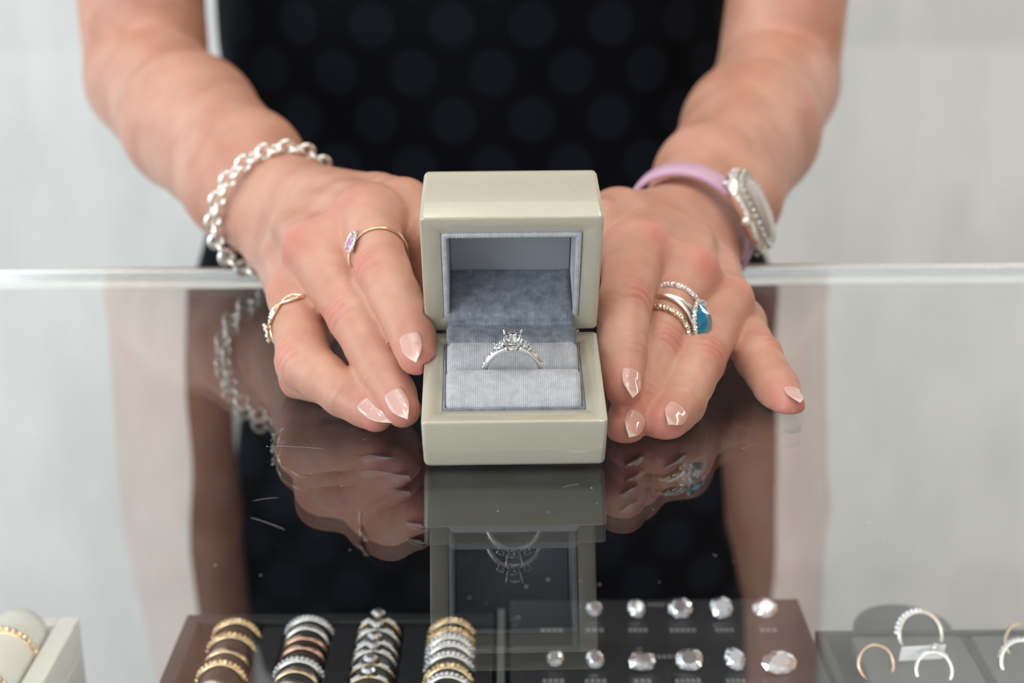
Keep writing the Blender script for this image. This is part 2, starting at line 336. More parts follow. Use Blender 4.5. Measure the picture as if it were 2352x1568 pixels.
bp_ = [(26.2, -6), (26.3, -3), (26.7, -1), (27.6, .7), (29, 2.2), (31, 3.6), (33.5, 4.6), (36.5, 5.1), (40, 5.0), (44, 4.5), (45.5, 4), (45.5, -3)]
mk('rear_cushion', xf(pillow(px0, px1, bp_, -12), FR, bx, B, U), M['velvet'], rb)
def BX(x, b_, u_): return FR+bx*x+B*b_+U*u_
def LX(x, l, d): return LO+bx*x+LD*l+LB*d
fl = []; 
prof = [BX(0, 38.5, 4.6), BX(0, 40.0, 5.6), BX(0, 41.5, 6.1), BX(0, 44.5, 6.6), LX(0, 4.8, -1.9), LX(0, 8.6, -1.7), LX(0, 10.2, 3.5), LX(0, 10.0, 12), LX(0, 9.6, 21.5)]
pw = [22.2, 22.3, 22.4, 22.5, 22.0, 21.4, 20.9, 20.9, 20.9]
from_t = np.linspace(0, len(prof)-1, 33); path = [prof[int(t)]*(1-t % 1)+prof[min(int(t)+1, len(prof)-1)]*(t % 1) for t in from_t]
path = np.array(path)
for _ in range(3): path[1:-1] = (path[:-2]+2*path[1:-1]+path[2:])/4
ww = np.interp(from_t, range(len(pw)), pw); V = []; nx = 24
for i, p in enumerate(path):
    t = nrm(path[min(i+1, 32)]-path[max(i-1, 0)]); nn_ = nrm(np.cross(bx, t))
    top = [p+bx*(ww[i]*x)+nn_*.35*math.sin(x*3+i*.3)*.6 for x in np.linspace(-1, 1, nx)]
    V += top + [q-nn_*1.0 for q in top[::-1]]
V = np.array(V); n = 2*nx; Fs = [(k*n+i, k*n+(i+1) % n, (k+1)*n+(i+1) % n, (k+1)*n+i) for k in range(32) for i in range(n)]; Fs += [tuple(range(n))[::-1], tuple(32*n+i for i in range(n))]
mk('hinge_flap', (V, Fs), M['velvet_dark'], rb)
hb = mk('hinge', tube([HG+bx*x+U*.0+B*.3 for x in np.linspace(-24, 24, 5)], .7, seg=8), M['platinum'], rb)

# ------------------------------------------------------------------ the engagement ring, upright in the slot
RC = FR+B*24.8+U*2.6
er = empty('diamond_ring', RC-U*10.4, 'platinum engagement ring with square centre diamond upright in the velvet slot', 'ring')
def wf(a): s = max(0, math.sin(a)); return 2.0+.5*s
def tf(a): return 1.35+.55*max(0, math.sin(a))**2
mk('band', sweep_rect(RC, bx, U, 8.7, wf, tf), M['platinum'], er)
stones = []
for sgn in (-1, 1):
    for k in range(8):
        a = math.radians(90+sgn*(30+k*6.6)); d = math.cos(a)*bx+math.sin(a)*U
        stones.append(xf(ball((0, 0, 0), .62, 8, 6, (1, 1, .6)), RC+d*(8.7+tf(a)+.1), np.cross(B, d), B, d))
mk('pave_stones', merge(*stones), M['pave'], er, smooth=False)
gc = RC+U*14.2
mk('centre_diamond', xf(gem(poly(8, 3.05, a0=math.pi/8, p=7), 1.0, 3.4, .66), gc, bx, B, U), M['diamond'], er, smooth=False)
for sx in (-1, 1):
    for sy in (-1, 1):
        top = gc+bx*sx*2.95+B*sy*2.8+U*.5; low = RC+U*9.6+bx*sx*1.5+B*sy*1.1
        mk('prong', merge(tube([low, low*.35+top*.65, top], [.38, .36, .34], seg=8), ball(top, .42, 8, 6)), M['platinum'], er)
mk('gallery', merge(tube([gc+U*(-2.0)+bx*x+B*y for x, y in ((-2.1, -1.7), (2.1, -1.7), (2.1, 1.7), (-2.1, 1.7))], .27, closed=True, seg=6),
                    tube([RC+U*9.9+bx*x+B*y for x, y in ((-1.6, -1.3), (1.6, -1.3), (1.6, 1.3), (-1.6, 1.3))], .3, closed=True, seg=6)), M['platinum'], er)
for sgn in (-1, 1):
    a = math.radians(90-sgn*24); d = math.cos(a)*bx+math.sin(a)*U; c = RC+d*11.9; t = np.cross(B, d)
    s = mk('side_diamond', xf(gem(poly(8, 1.85, a0=math.pi/8, p=3), .7, 1.9, .6), c, t, B, d), M['diamond'], er, smooth=False)
    mk('side_setting', merge(*[tube([RC+d*9.6+t*q*.6+B*w*.8, c+t*q*1.35+B*w*1.3+d*.55], [.28, .24], seg=6) for q in (-1, 1) for w in (-1, 1)]), M['platinum'], er)

# ------------------------------------------------------------------ the person: one continuous skin surface grown from a distance field
def J(*a): return [P(x, y, Y) for x, y, Y in a]
HANDS = {}
# joints as (direction, depth); MCP, PIP, DIP, tip; radii in mm
lh = dict(idx=(J((842, 492, 105), (880, 624, 68), (938, 742, 47), (957, 816, 33)), (11.2, 9.9, 8.6, 6.9)),
          mid=(J((722, 575, 100), (815, 728, 64), (880, 860, 44), (925, 940, 30)), (11.0, 9.8, 8.2, 6.4)),
          rng=(J((685, 680, 98), (698, 832, 62), (790, 905, 45), (864, 957, 35)), (10.6, 10.2, 8.0, 5.6)),
          pky=(J((690, 745, 106), (694, 868, 72), (755, 885, 62), (810, 905, 60)), (9.5, 8.3, 7.0, 6.0)),
          thb=(J((860, 470, 150), (925, 478, 125), (985, 560, 105), (1000, 650, 101)), (13, 12.0, 9.5, 8.2)))
lw, le, ls = P(655, 500, 205), P(338, 180, 440), np.array([-236, 545, 395.])
rh = dict(idx=(J((1462, 575, 103), (1434, 700, 65), (1427, 815, 46), (1431, 893, 32)), (11.4, 9.8, 8.6, 6.4)),
          mid=(J((1580, 630, 103), (1508, 800, 66), (1465, 915, 42), (1436, 988, 26)), (11.0, 9.4, 8.2, 6.4)),
          rng=(J((1662, 700, 108), (1604, 830, 66), (1562, 925, 44), (1527, 974, 30)), (10.8, 9.7, 8.8, 7.4)),
          pky=(J((1695, 748, 116), (1742, 822, 82), (1784, 893, 64), (1809, 932, 53)), (9.6, 8.9, 7.9, 6.3)),
          thb=(J((1425, 500, 160), (1375, 520, 135), (1340, 600, 110), (1335, 670, 104)), (13, 11.5, 9.5, 8.2)))
rw, re_, rs = P(1588, 540, 200), P(1786, 190, 440), np.array([196, 545, 395.])
TX = -22.0
def torso_ab(z):
    a = np.interp(z, [-420, -300, -100, -60, 0, 40, 130, 220, 310, 390, 430], [211, 213, 203, 188, 174, 167, 166, 198, 204, 196, 120])
    b_ = np.interp(z, [-420, -200, 0, 60, 200, 300, 380, 430], [112, 112, 96, 94, 108, 104, 80, 52]); return a, b_
TY = 565.0
def torso_cx(z): return np.interp(z, [105, 230], [-22, 3])

def axis(fine, lo, hi, h, coarse):
    pts = list(np.arange(fine[0], fine[1]+h/2, h)); s = h; x = fine[0]
    while x > lo: s = min(s*1.15, coarse); x -= s; pts.insert(0, x)
    s = h; x = pts[-1]
    while x < hi: s = min(s*1.15, coarse); x += s; pts.append(x)
    return np.array(pts, np.float32)
H_ = 0.95
ax = axis((-108, 112), -262, 232, H_, 3.2); ay = axis((16, 132), 10, 690, H_, 4.0); az = axis((0.2, 70), -10, 440, H_, 4.5)
zlo = -60.0
az = np.concatenate([np.arange(-400, -3, 6.0, dtype=np.float32)[:-1], az[az > -4]])
shape = (len(ax), len(ay), len(az))
BIG = np.float32(60)
def sub(lo, hi):
    s = []
    for a, l, h in zip((ax, ay, az), lo, hi):
        i, j = np.searchsorted(a, l), np.searchsorted(a, h); s.append(slice(max(0, i-1), min(len(a), j+1)))
    return tuple(s)
def smin(a, b_, k):
    if k <= 0: return np.minimum(a, b_)
    h = np.clip(.5+.5*(b_-a)/k, 0, 1); return b_*(1-h)+a*h-k*h*(1-h)
def cone(phi, a, b_, ra, rb_, k):
    a = np.asarray(a, float); b_ = np.asarray(b_, float); m = max(ra, rb_)+max(10, k*1.5)
    s = sub(np.minimum(a, b_)-m, np.maximum(a, b_)+m)
    X, Y, Zg = ax[s[0]][:, None, None]-a[0], ay[s[1]][None, :, None]-a[1], az[s[2]][None, None, :]-a[2]
    d = (b_-a); L2 = max(d@d, 1e-6); h = np.clip((X*d[0]+Y*d[1]+Zg*d[2])/L2, 0, 1).astype(np.float32)
    q = np.sqrt((X-h*d[0])**2+(Y-h*d[1])**2+(Zg-h*d[2])**2)-(ra+(rb_-ra)*h)
    phi[s] = smin(phi[s], q.astype(np.float32), k)
def hand(body, hd, wrist, elbow, side):
    mc = {k: np.array(hd[k][0][0]) for k in hd}
    arm = nrm(wrist-elbow)
    across = orth(mc['pky']-mc['idx'], arm)          # across the palm
    dors = nrm(np.cross(arm, across)); dors = dors if np.dot(dors, camdir(0, .2, 1)) > 0 else -dors
    fin = np.full(shape, BIG, np.float32)
    # palm and wrist
    for i, k in enumerate(('idx', 'mid', 'rng', 'pky')):
        w = wrist+across*(-11+7.5*i)-dors*2
        pr_, r0 = hd[k][0][1], hd[k][1][0]
        cone(body, w-dors*1.5, mc[k]-dors*3.5, 15, r0+1.2, 7)
        cone(body, mc[k]-dors*2.0, mc[k]*.78+pr_*.22-dors*2.2, r0+.6, r0-.6, 5)
        cone(body, mc[k]+dors*2.6, mc[k]+dors*2.6+arm, 9.0, 9.0, 4)
    for a_, b2_ in (('idx', 'mid'), ('mid', 'rng'), ('rng', 'pky')): cone(body, mc[a_]+dors*1.5, mc[b2_]+dors*1.2, 7.6, 7.6, 5)
    for i, k in enumerate(('idx', 'mid', 'rng')):
        w = wrist+across*(-7+6*i); m_ = mc[k]+dors*(hd[k][1][0]-3.4); cone(body, m_, m_*.45+(w+dors*11.5)*.55, 2.6, 2.8, 6)
    cone(body, wrist+across*-8-dors*6, mc['thb']-dors*3, 17, 14, 9)
    cone(body, mc['mid']-dors*10, wrist-dors*8, 13, 14, 10)
    # fingers, each kept apart from its neighbours
    for k, (j, r) in hd.items():
        one = np.full(shape, BIG, np.float32) if False else None
        t = nrm(j[1]-j[0])
        lo = np.min(j, 0)-24; hi = np.max(j, 0)+24; s = sub(lo, hi)
        tmp = np.full(tuple(q.stop-q.start for q in s), BIG, np.float32)
        XX, YY, ZZ = ax[s[0]][:, None, None], ay[s[1]][None, :, None], az[s[2]][None, None, :]
        def lc(a, b_, ra, rb2, kk):
            nonlocal tmp
            d = b_-a; h = np.clip(((XX-a[0])*d[0]+(YY-a[1])*d[1]+(ZZ-a[2])*d[2])/(d@d), 0, 1)
            q = np.sqrt((XX-a[0]-h*d[0])**2+(YY-a[1]-h*d[1])**2+(ZZ-a[2]-h*d[2])**2)-(ra+(rb2-ra)*h); tmp = smin(tmp, q.astype(np.float32), kk)
        mid01 = j[0]*.5+j[1]*.5; m12 = j[1]*.5+j[2]*.5
        lc(j[0], mid01, r[0], (r[0]+r[1])/2-.1, 1.5); lc(mid01, j[1], (r[0]+r[1])/2-.1, r[1], 1.5)
        lc(j[1], m12, r[1], (r[1]+r[2])/2-.15, 2.0); lc(m12, j[2], (r[1]+r[2])/2-.15, r[2], 1.5)
        pad = j[2]*.45+j[3]*.55; ta = nrm(j[3]-j[2]); dn = orth(-dors, ta)
        lc(j[2], j[3], r[2], r[3], 2.5); lc(pad+dn*.9, pad+dn*.9+ta*.5, (r[2]+r[3])/2+.2, (r[2]+r[3])/2, 2.0)
        fin[s] = smin(fin[s], tmp, 2.4)
    np.copyto(body, smin(body, fin, 2.8))
    # forearm: two rods side by side make the wrist wide and flat; muscle below the elbow; upper arm
    m1 = elbow*.62+wrist*.38; m2 = elbow*.25+wrist*.75; back = wrist-arm*30
    for q in (-1, 1):
        cone(body, wrist+across*q*(8 if side < 0 else 5.5)-dors*2, back+across*q*7-dors*2, 19.0, 20, 6)
        cone(body, back+across*q*7-dors*2, m2+across*q*6-dors*1, 20.5, 25, 6)
        cone(body, m2+across*q*6, m1+across*q*3, 25, 32.5, 12)
    cone(body, m1, elbow, 34.5, 37, 12)
    return dors, across, arm
phi = np.full(shape, BIG, np.float32)
HF = {}
upper = np.full(shape, BIG, np.float32)
HF['l'] = hand(phi, lh, lw, le, -1)
HF['r'] = hand(phi, rh, rw, re_, 1)
for e, s_, q, ru in ((le, ls, -1, 40), (re_, rs, 1, 35)):
    m = e*.5+s_*.5+np.array([q*3, -6, 0.]); cone(upper, e+np.array([0, 4, -2.]), m, 36.5, ru, 8); cone(upper, m, s_, ru, ru, 10)
phi = smin(phi, upper, 3.5); del upper
Xg, Yg, Zg = ax[:, None, None], ay[None, :, None], az[None, None, :]
def torso_field(grow):
    a, b_ = torso_ab(az); a = (a+grow)[None, None, :].astype(np.float32); b_ = (b_+grow)[None, None, :].astype(np.float32)
    q = ((np.abs((Xg-torso_cx(az)[None, None, :].astype(np.float32))/a))**2.3+(np.abs((Yg-TY)/b_))**2.3)**(1/2.3)
    return ((q-1)*np.minimum(a, b_)).astype(np.float32)
phi = smin(phi, np.maximum(torso_field(-6), Zg-405), 3.0)
phi = np.maximum(phi, np.maximum(Zg-432, -392-Zg)+0*Xg)
# nothing sinks into the counter or into the ring box
phi = np.maximum(phi, np.where(Yg < 264, .25-Zg, -1e3)+0*Xg)
for (O_, e2, e3, n3, y1, z0_) in ((FR, B, U, U, 53.67, -18.8), (LO, LD, -LB, -LB, 53.67, -26.0)):
    s = sub((-45, 8, 0), (45, 110, 112)) if False else sub((-34, -10, -5), (36, 110, 112))
    dx, dy_, dz_ = Xg[s[0]]-O_[0], Yg[:, s[1]]-O_[1], Zg[:, :, s[2]]-O_[2]
    lx = dx*bx[0]+dy_*bx[1]+dz_*bx[2]; ly = dx*e2[0]+dy_*e2[1]+dz_*e2[2]; lz = dx*e3[0]+dy_*e3[1]+dz_*e3[2]
    q0 = np.abs(lx)-BW/2; q1 = np.maximum(-ly, ly-y1); q2 = np.maximum(lz, z0_-lz)
    out = np.sqrt(np.maximum(q0, 0)**2+np.maximum(q1, 0)**2+np.maximum(q2, 0)**2)+np.minimum(np.maximum(q0, np.maximum(q1, q2)), 0)
    phi[s] = np.maximum(phi[s], (.12-out).astype(np.float32))

def surface_nets(phi, ax, ay, az):
    ins = phi < 0
    c = ins[:-1, :-1, :-1].astype(np.int8)
    cnt = sum(ins[i:ins.shape[0]-1+i, j:ins.shape[1]-1+j, k:ins.shape[2]-1+k].astype(np.int8) for i in (0, 1) for j in (0, 1) for k in (0, 1))
    act = (cnt > 0) & (cnt < 8); idx = np.argwhere(act); vid = np.full(act.shape, -1, np.int32); vid[act] = np.arange(len(idx))
    acc = np.zeros((len(idx), 3)); num = np.zeros(len(idx)); A = (ax, ay, az)
    for d in range(3):
        o1, o2 = [q for q in range(3) if q != d]
        for s1 in (0, 1):
            for s2 in (0, 1):
                p0 = idx.copy(); p0[:, o1] += s1; p0[:, o2] += s2; p1 = p0.copy(); p1[:, d] += 1
                f0 = phi[p0[:, 0], p0[:, 1], p0[:, 2]]; f1 = phi[p1[:, 0], p1[:, 1], p1[:, 2]]; m = (f0 < 0) != (f1 < 0)
                t = np.where(m, f0/np.where(m, f0-f1, 1), 0)
                q = np.stack([A[k][p0[:, k]] for k in range(3)], 1).astype(float); q[:, d] += t*(A[d][p1[:, d]]-A[d][p0[:, d]])
                acc[m] += q[m]; num[m] += 1
    V = acc/num[:, None]; quads = []
    for d in range(3):
        o1, o2 = (d+1) % 3, (d+2) % 3
        s0 = [slice(None)]*3; s1 = [slice(None)]*3; s0[d] = slice(0, -1); s1[d] = slice(1, None)
        ch = ins[tuple(s0)] != ins[tuple(s1)]; e = np.argwhere(ch); e = e[(e[:, o1] > 0) & (e[:, o2] > 0) & (e[:, o1] < phi.shape[o1]-1) & (e[:, o2] < phi.shape[o2]-1)]
        f = ins[e[:, 0], e[:, 1], e[:, 2]]; q = []
        for a, b_ in ((1, 1), (0, 1), (0, 0), (1, 0)):
            p = e.copy(); p[:, o1] -= a; p[:, o2] -= b_; q.append(vid[p[:, 0], p[:, 1], p[:, 2]])
        q = np.stack(q, 1); q[~f] = q[~f][:, ::-1]; quads.append(q)
    Q = np.vstack(quads); return V, Q[(Q >= 0).all(1)]
def relax(V, Q, it, lam=.5, fix=None):
    E = np.vstack([Q[:, [0, 1]], Q[:, [1, 2]], Q[:, [2, 3]], Q[:, [3, 0]]]); E = np.vstack([E, E[:, ::-1]])
    deg = np.bincount(E[:, 0], minlength=len(V))[:, None]
    for _ in range(it):
        S = np.stack([np.bincount(E[:, 0], weights=V[E[:, 1], k], minlength=len(V)) for k in range(3)], 1)
        V = V + lam*(S/np.maximum(deg, 1)-V)
    return V
def np_mesh(name, V, Q, mat, parent, org):
    me = bpy.data.meshes.new(name); n, m = len(V), len(Q)
    me.vertices.add(n); me.vertices.foreach_set('co', ((V-org)*MM).astype(np.float32).ravel())
    me.loops.add(m*4); me.loops.foreach_set('vertex_index', Q.astype(np.int32).ravel())
    me.polygons.add(m); me.polygons.foreach_set('loop_start', np.arange(0, m*4, 4, dtype=np.int32)); me.polygons.foreach_set('use_smooth', np.ones(m, bool))
    me.update(calc_edges=True); me.materials.append(mat)
    o = bpy.data.objects.new(name, me); C.objects.link(o)
    if parent is not None: o.parent = parent
    return o, me
def vnormals(V, Q):
    fn = np.cross(V[Q[:, 2]]-V[Q[:, 0]], V[Q[:, 3]]-V[Q[:, 1]]); n = np.zeros_like(V)
    for k in range(4):
        for c in range(3): n[:, c] += np.bincount(Q[:, k], weights=fn[:, c], minlength=len(V))
    return n/np.maximum(np.linalg.norm(n, axis=1), 1e-9)[:, None]
V, Q = surface_nets(phi, ax, ay, az); del phi
V = relax(V, Q, 2, .5)
Nn = vnormals(V, Q)
flush = np.zeros(len(V)); disp = np.zeros(len(V))
for side, hd in (('l', lh), ('r', rh)):
    dors = HF[side][0]
    for k, (j, r) in hd.items():
        if k == 'thb': continue
        tp = j[3]+nrm(j[3]-j[2])*r[3]*.7
        flush = np.maximum(flush, .55*np.exp(-(np.linalg.norm(V-tp, axis=1)/9.5)**2))
        for ji, amp, wid in ((1, .85, 1.0), (2, .42, .8)):
            c = j[ji]; t = nrm(nrm(j[ji]-j[ji-1])+nrm(j[ji+1]-j[ji])); dd_ = orth(dors, t); lat = np.cross(t, dd_)
            R_ = V-c; s = R_@t; h = R_@dd_; l = R_@lat; near = (np.linalg.norm(R_, axis=1) < 14) & (np.hypot(h, l) < r[ji]+1.3)
            w = np.where(near, np.clip(h/r[ji], 0, 1)**1.2*np.exp(-(l/(r[ji]*.62))**4), 0)
            ph = hash((side, k, ji)) % 7 if False else (len(k)+ji*2+ord(k[0])) % 7
            g = 0
            for q, (s0, cv, aa) in enumerate(((-4.6, -.05, .8), (-1.7, -.02, 1.0), (1.3, .02, 1.0), (4.3, .06, .7))):
                g = g+aa*np.exp(-(((s-s0-cv*l*l*.6-.25*math.sin(ph+q)-.15*np.sin(l*.7+ph))/.78)**2))
            flush = np.maximum(flush, np.minimum(.6, .55*w*g)) if ji == 1 else flush
            disp -= amp*wid*1.0*w*g; disp += np.where(near, .5*np.exp(-((s/6.5)**2))*w, 0)
            if ji == 1: flush = np.maximum(flush, np.where(near, .32*w*np.exp(-(s/4.5)**2), 0))
        kn = j[0]+orth(dors, nrm(j[1]-j[0]))*(r[0]); am = {('r', 'idx'): .5, ('r', 'mid'): .62, ('l', 'mid'): .4}.get((side, k), .22)
        flush = np.maximum(flush, am*np.exp(-(np.linalg.norm(V-kn, axis=1)/9)**2))
V = V+Nn*disp[:, None]
person = empty('person', (TX, TY, -Z0), 'person in a sleeveless dark dotted dress behind the counter, holding out a ring box', 'person')
bo, bme = np_mesh('body', V, Q, M['skin'], person, np.array([TX, TY, -Z0]))
att = bme.attributes.new('flush', 'FLOAT', 'POINT'); att.data.foreach_set('value', flush.astype(np.float32))
# dress: its own cloth surface round the trunk
def dress_mesh():
    zs = np.concatenate([np.arange(-940, -300, 20.), np.arange(-300, 428, 5.0)]); n = 260; V = []; UVs = []
    for z in zs:
        a, b_ = torso_ab(max(z, -420)); a = a+4+max(0, -420-z)*.06; b_ = b_+4+max(0, -420-z)*.06
        sarc = 0; last = None; row = []
        for i in range(n+1):
            th = -math.pi/2+2*math.pi*(i-n/2)/n; c, s = math.cos(th), math.sin(th); e = 2/2.3
            fold = 2.0*math.sin(5*th+z*.010)*math.sin(z*.02+th)+1.2*math.sin(11*th-z*.013)+.9*math.sin(z*.05+3*th)
            x = torso_cx(z)+(a+fold)*math.copysign(abs(c)**e, c); y = TY+(b_+fold)*math.copysign(abs(s)**e, s)
            if i < n: V.append((x, y, z))
            row.append((x, y))
        d = np.hypot(*np.diff(np.array(row), axis=0).T); cum = np.concatenate([[0], np.cumsum(d)]); UVs.append(cum-cum[n//2])
    nz = len(zs); Fs = []; luv = []
    for k in range(nz-1):
        for i in range(n):
            Fs.append((k*n+i, k*n+(i+1) % n, (k+1)*n+(i+1) % n, (k+1)*n+i)); luv += [(UVs[k][i], zs[k]), (UVs[k][i+1], zs[k]), (UVs[k+1][i+1], zs[k+1]), (UVs[k+1][i], zs[k+1])]
    o = mk('dress', (np.array(V), Fs), M['dress'], person); uvl = o.data.uv_layers.new(name='UVMap')
    uvl.data.foreach_set('uv', (np.array(luv)*MM+np.array([DU, DV])).astype(np.float32).ravel()); return o
DU, DV = 0.0135, 0.022
dress_mesh()
# fingernails
def nail(j, r, ncam, wid, ln, push=0.0, side=None):
    t = nrm(j[3]-j[2]); n = orth(camdir(*ncam), t); lat = np.cross(n, t)
    slope = (r[2]-r[3])/np.linalg.norm(j[3]-j[2]); Rc = r[3]*1.12; V = []; ns, nv = 40, 15; tipv = []
    for i in range(ns):
        s = i/(ns-1)
        w = math.sqrt(max(0, 1-(1-s/.22)**2)) if s < .22 else (1.0 if s < .42 else max(.03, max(0.0, math.cos((s-.42)/.58*math.pi/2))**.95))
        u = (s-.5)*ln+2.0
        for v_ in np.linspace(-1, 1, nv):
            a = v_*w*wid/2/Rc
            hh = r[3]+slope*max(0, -u)-(.030*(max(0, u-2.5))**1.7); V.append(j[3]+t*u+lat*(Rc*math.sin(a))+n*(hh+Rc*(math.cos(a)-1)+.28-(1.0*((.12-s)/.12) if s < .12 else 0))); tipv.append(max(0, min(1, (s-.80+.06*abs(v_))/.08)))
    Fs = [(i*nv+q, i*nv+q+1, (i+1)*nv+q+1, (i+1)*nv+q) for i in range(ns-1) for q in range(nv-1)]
    o = mk('fingernail', (np.array(V), Fs), M['nail'], person); at_ = o.data.attributes.new('tip', 'FLOAT', 'POINT'); at_.data.foreach_set('value', np.array(tipv, np.float32))
    so = o.modifiers.new('solid', 'SOLIDIFY'); so.thickness = .0005; so.offset = 0; return o
nail(*lh['idx'], (-.15, .35, .9), 7.8, 14.5); nail(*lh['mid'], (-.12, .3, .9), 7.6, 14.5); nail(*lh['rng'], (-.1, .55, .8), 8.2, 16)
nail(*rh['idx'], (.40, .25, .9), 7.8, 13.5); nail(*rh['mid'], (.35, .25, .9), 8.2, 13.5); nail(*rh['rng'], (.2, .25, .9), 9.0, 13); nail(*rh['pky'], (.30, .55, .75), 6.8, 10.5)

# ------------------------------------------------------------------ jewellery worn on the fingers
def fring(hd, k, f, R, lean=(0, 0, 0)):
    j, r = hd[k]; a, b_ = np.array(j[0]), np.array(j[1]); t = nrm(nrm(b_-a)+camdir(*lean)); c = a+(b_-a)*f; return c, t
# thin gold ring with a pale violet pear stone
c, t = fring(lh, 'idx', .74, 10.6, (0.0, 0.25, 0)); t = nrm(t); n = orth(camdir(-.72, .28, .62), t); lat = np.cross(t, n)
o = empty('amethyst_ring', c, 'thin gold ring with pale violet pear stone on an index finger', 'ring')
Rr = 10.9
mk('band', tube(circ(c, n, lat, Rr+.1, n=64), .52, closed=True, seg=8), M['gold'], o)
pear = [(2.5*math.sin(a)*(1+.30*math.cos(a)), -4.1*math.cos(a)) for a in np.linspace(0, 2*math.pi, 14, endpoint=False)]
along = nrm(t*.9+lat*.35); al2 = np.cross(n, along)
sc_ = c+n*(Rr+1.0)
mk('stone', xf(gem(pear, .8, 1.2, .6), sc_, al2, along, n), M['amethyst'], o, smooth=False)
mk('halo', tube([sc_+al2*x*1.18+along*y*1.15 for x, y in [(2.6*math.sin(a)*(1+.30*math.cos(a)), -4.3*math.cos(a)) for a in np.linspace(0, 2*math.pi, 40, endpoint=False)]], .62, closed=True, seg=8), M['pave'], o, smooth=False)
mk('prong', merge(*[ball(sc_+al2*x+along*y+n*.9, .42) for x, y in ((2.4, 1.5), (-2.4, 1.5), (2.2, -1.6), (-2.2, -1.6))]), M['gold'], o)
# gold openwork ring with sapphire and diamonds
c, t = fring(lh, 'rng', .44, 11, (0.0, .35, 0)); n = orth(camdir(-.15, .75, .65), t); lat = np.cross(t, n)
if np.dot(lat, camdir(-1, 0, 0)) < 0: lat = -lat
o = empty('openwork_ring', c, 'gold openwork ring with small blue and white stones on a ring finger', 'ring')
Rr = 11.1
mk('band', tube(circ(c, n, lat, Rr, n=64, a0=-190, a1=-22), .8, seg=8), M['gold'], o)
w1, w2, dia = [], [], []
for a in np.radians(np.linspace(-24, 172, 70)):
    d = math.cos(a)*n+math.sin(a)*lat; u = math.degrees(a); amp = 2.3*abs(math.sin(math.radians((u+24)*180/49))); p = c+d*(Rr+.2); w1.append(p+t*amp); w2.append(p-t*amp)
mk('openwork', merge(tube(w1, .75, seg=6), tube(w2, .75, seg=6)), M['gold'], o)
bd = []
for i, p in enumerate(w1+w2):
    if 22 < (i % 70) < 62 and i % 2 == 0: bd.append(ball(p+nrm(p-c)*.45, .55, 6, 4))
mk('small_diamonds', merge(*bd), M['pave'], o, smooth=False)
a = math.radians(88); d = math.cos(a)*n+math.sin(a)*lat; tt = np.cross(d, t)
sc_ = c+d*(Rr+1.6)
mk('sapphire_setting', tube([sc_+x*tt+y*t for x, y in poly(24, 2.9, 2.2)], .6, closed=True, seg=6), M['gold'], o)
mk('sapphire', xf(gem(poly(10, 2.6, 2.0), .9, 1.4), sc_, t, tt, -np.cross(tt, t)), M['sapphire'], o, smooth=False)
mk('side_stones', merge(*[ball(sc_+x*tt+y*t+d*.5, .7, 6, 5) for x, y in poly(8, 3.3, 2.7)]), M['pave'], o, smooth=False)
# the stack on the right-hand side: thin pave band, split-shank topaz ring, lower band
def stack_ring(name, f, R, label, rad, mat, lean, flat=1.0, n_=64):
    c, t = fring(rh, 'mid', f, R, lean); n = orth(camdir(.3, .6, .7), t); lat = np.cross(t, n)
    o = empty(name, c, label, 'ring', None); mk('band', tube(circ(c, n, lat, R, n=n_), rad, closed=True, seg=8, flat=flat, up=None), mat, o, smooth=mat is not M['pave']); return o, c, t, n, lat
stack_ring('pave_band', .53, 11.4, 'thin white stone band nearest the knuckle, above the blue stone ring', 1.05, M['pave'], (.10, .35, 0))
stack_ring('wedding_band', .80, 10.8, 'pale gold band with inset stones below the blue stone ring', 1.15, metal('pale_gold_pave', (.90, .80, .60), .14, 900), (-.10, .25, 0))
c, t = fring(rh, 'mid', .67, 11, (-.05, .3, 0)); n = orth(camdir(.76, -.05, .62), t); lat = np.cross(t, n); Rr = 11.1
o = empty('topaz_ring', c, 'white gold split-shank ring with large cushion-cut blue stone on a middle finger', 'ring')
if np.dot(lat, camdir(-1, 0, 0)) < 0: lat = -lat
s1, s2 = [], []
for a in np.linspace(0, 360, 72, endpoint=False):
    d = math.cos(math.radians(a))*n+math.sin(math.radians(a))*lat; aa = min(a, 360-a); sp_ = 2.3*max(0, 1-aa/95); s1.append(c+d*Rr+t*sp_); s2.append(c+d*Rr-t*sp_)
mk('split_shank', merge(tube(s1, .85, closed=True, seg=8), tube(s2, .85, closed=True, seg=8)), M['silver'], o)
sc_ = c+n*(Rr+2.4); e1 = orth(camdir(.04, 1, .1), n); e2 = np.cross(n, e1)
mk('blue_stone', xf(gem(poly(8, 5.0, 7.2, a0=math.pi/8, p=3.2), 3.0, 3.2, .42), sc_+n*.6, e2, e1, n), M['topaz'], o, smooth=False)
mk('halo', merge(tube([sc_+e2*x+e1*y for x, y in poly(40, 5.5, 7.8, p=2.8)], .65, closed=True, seg=6), *[ball(sc_+e2*x+e1*y+n*.55, .55, 6, 4) for x, y in poly(34, 5.5, 7.8, p=2.8)]), M['pave'], o, smooth=False)
mk('basket', merge(tube([c+n*(Rr+.4)+e2*x+e1*y for x, y in poly(24, 2.9, 4.0)], .5, closed=True, seg=6), *[tube([c+n*(Rr-.2)+e2*x*.6+e1*y*.6, sc_+e2*x+e1*y+n*.6], .42, seg=6) for x, y in ((4.3, 5.9), (-4.3, 5.9), (4.3, -5.9), (-4.3, -5.9))]), M['silver'], o)

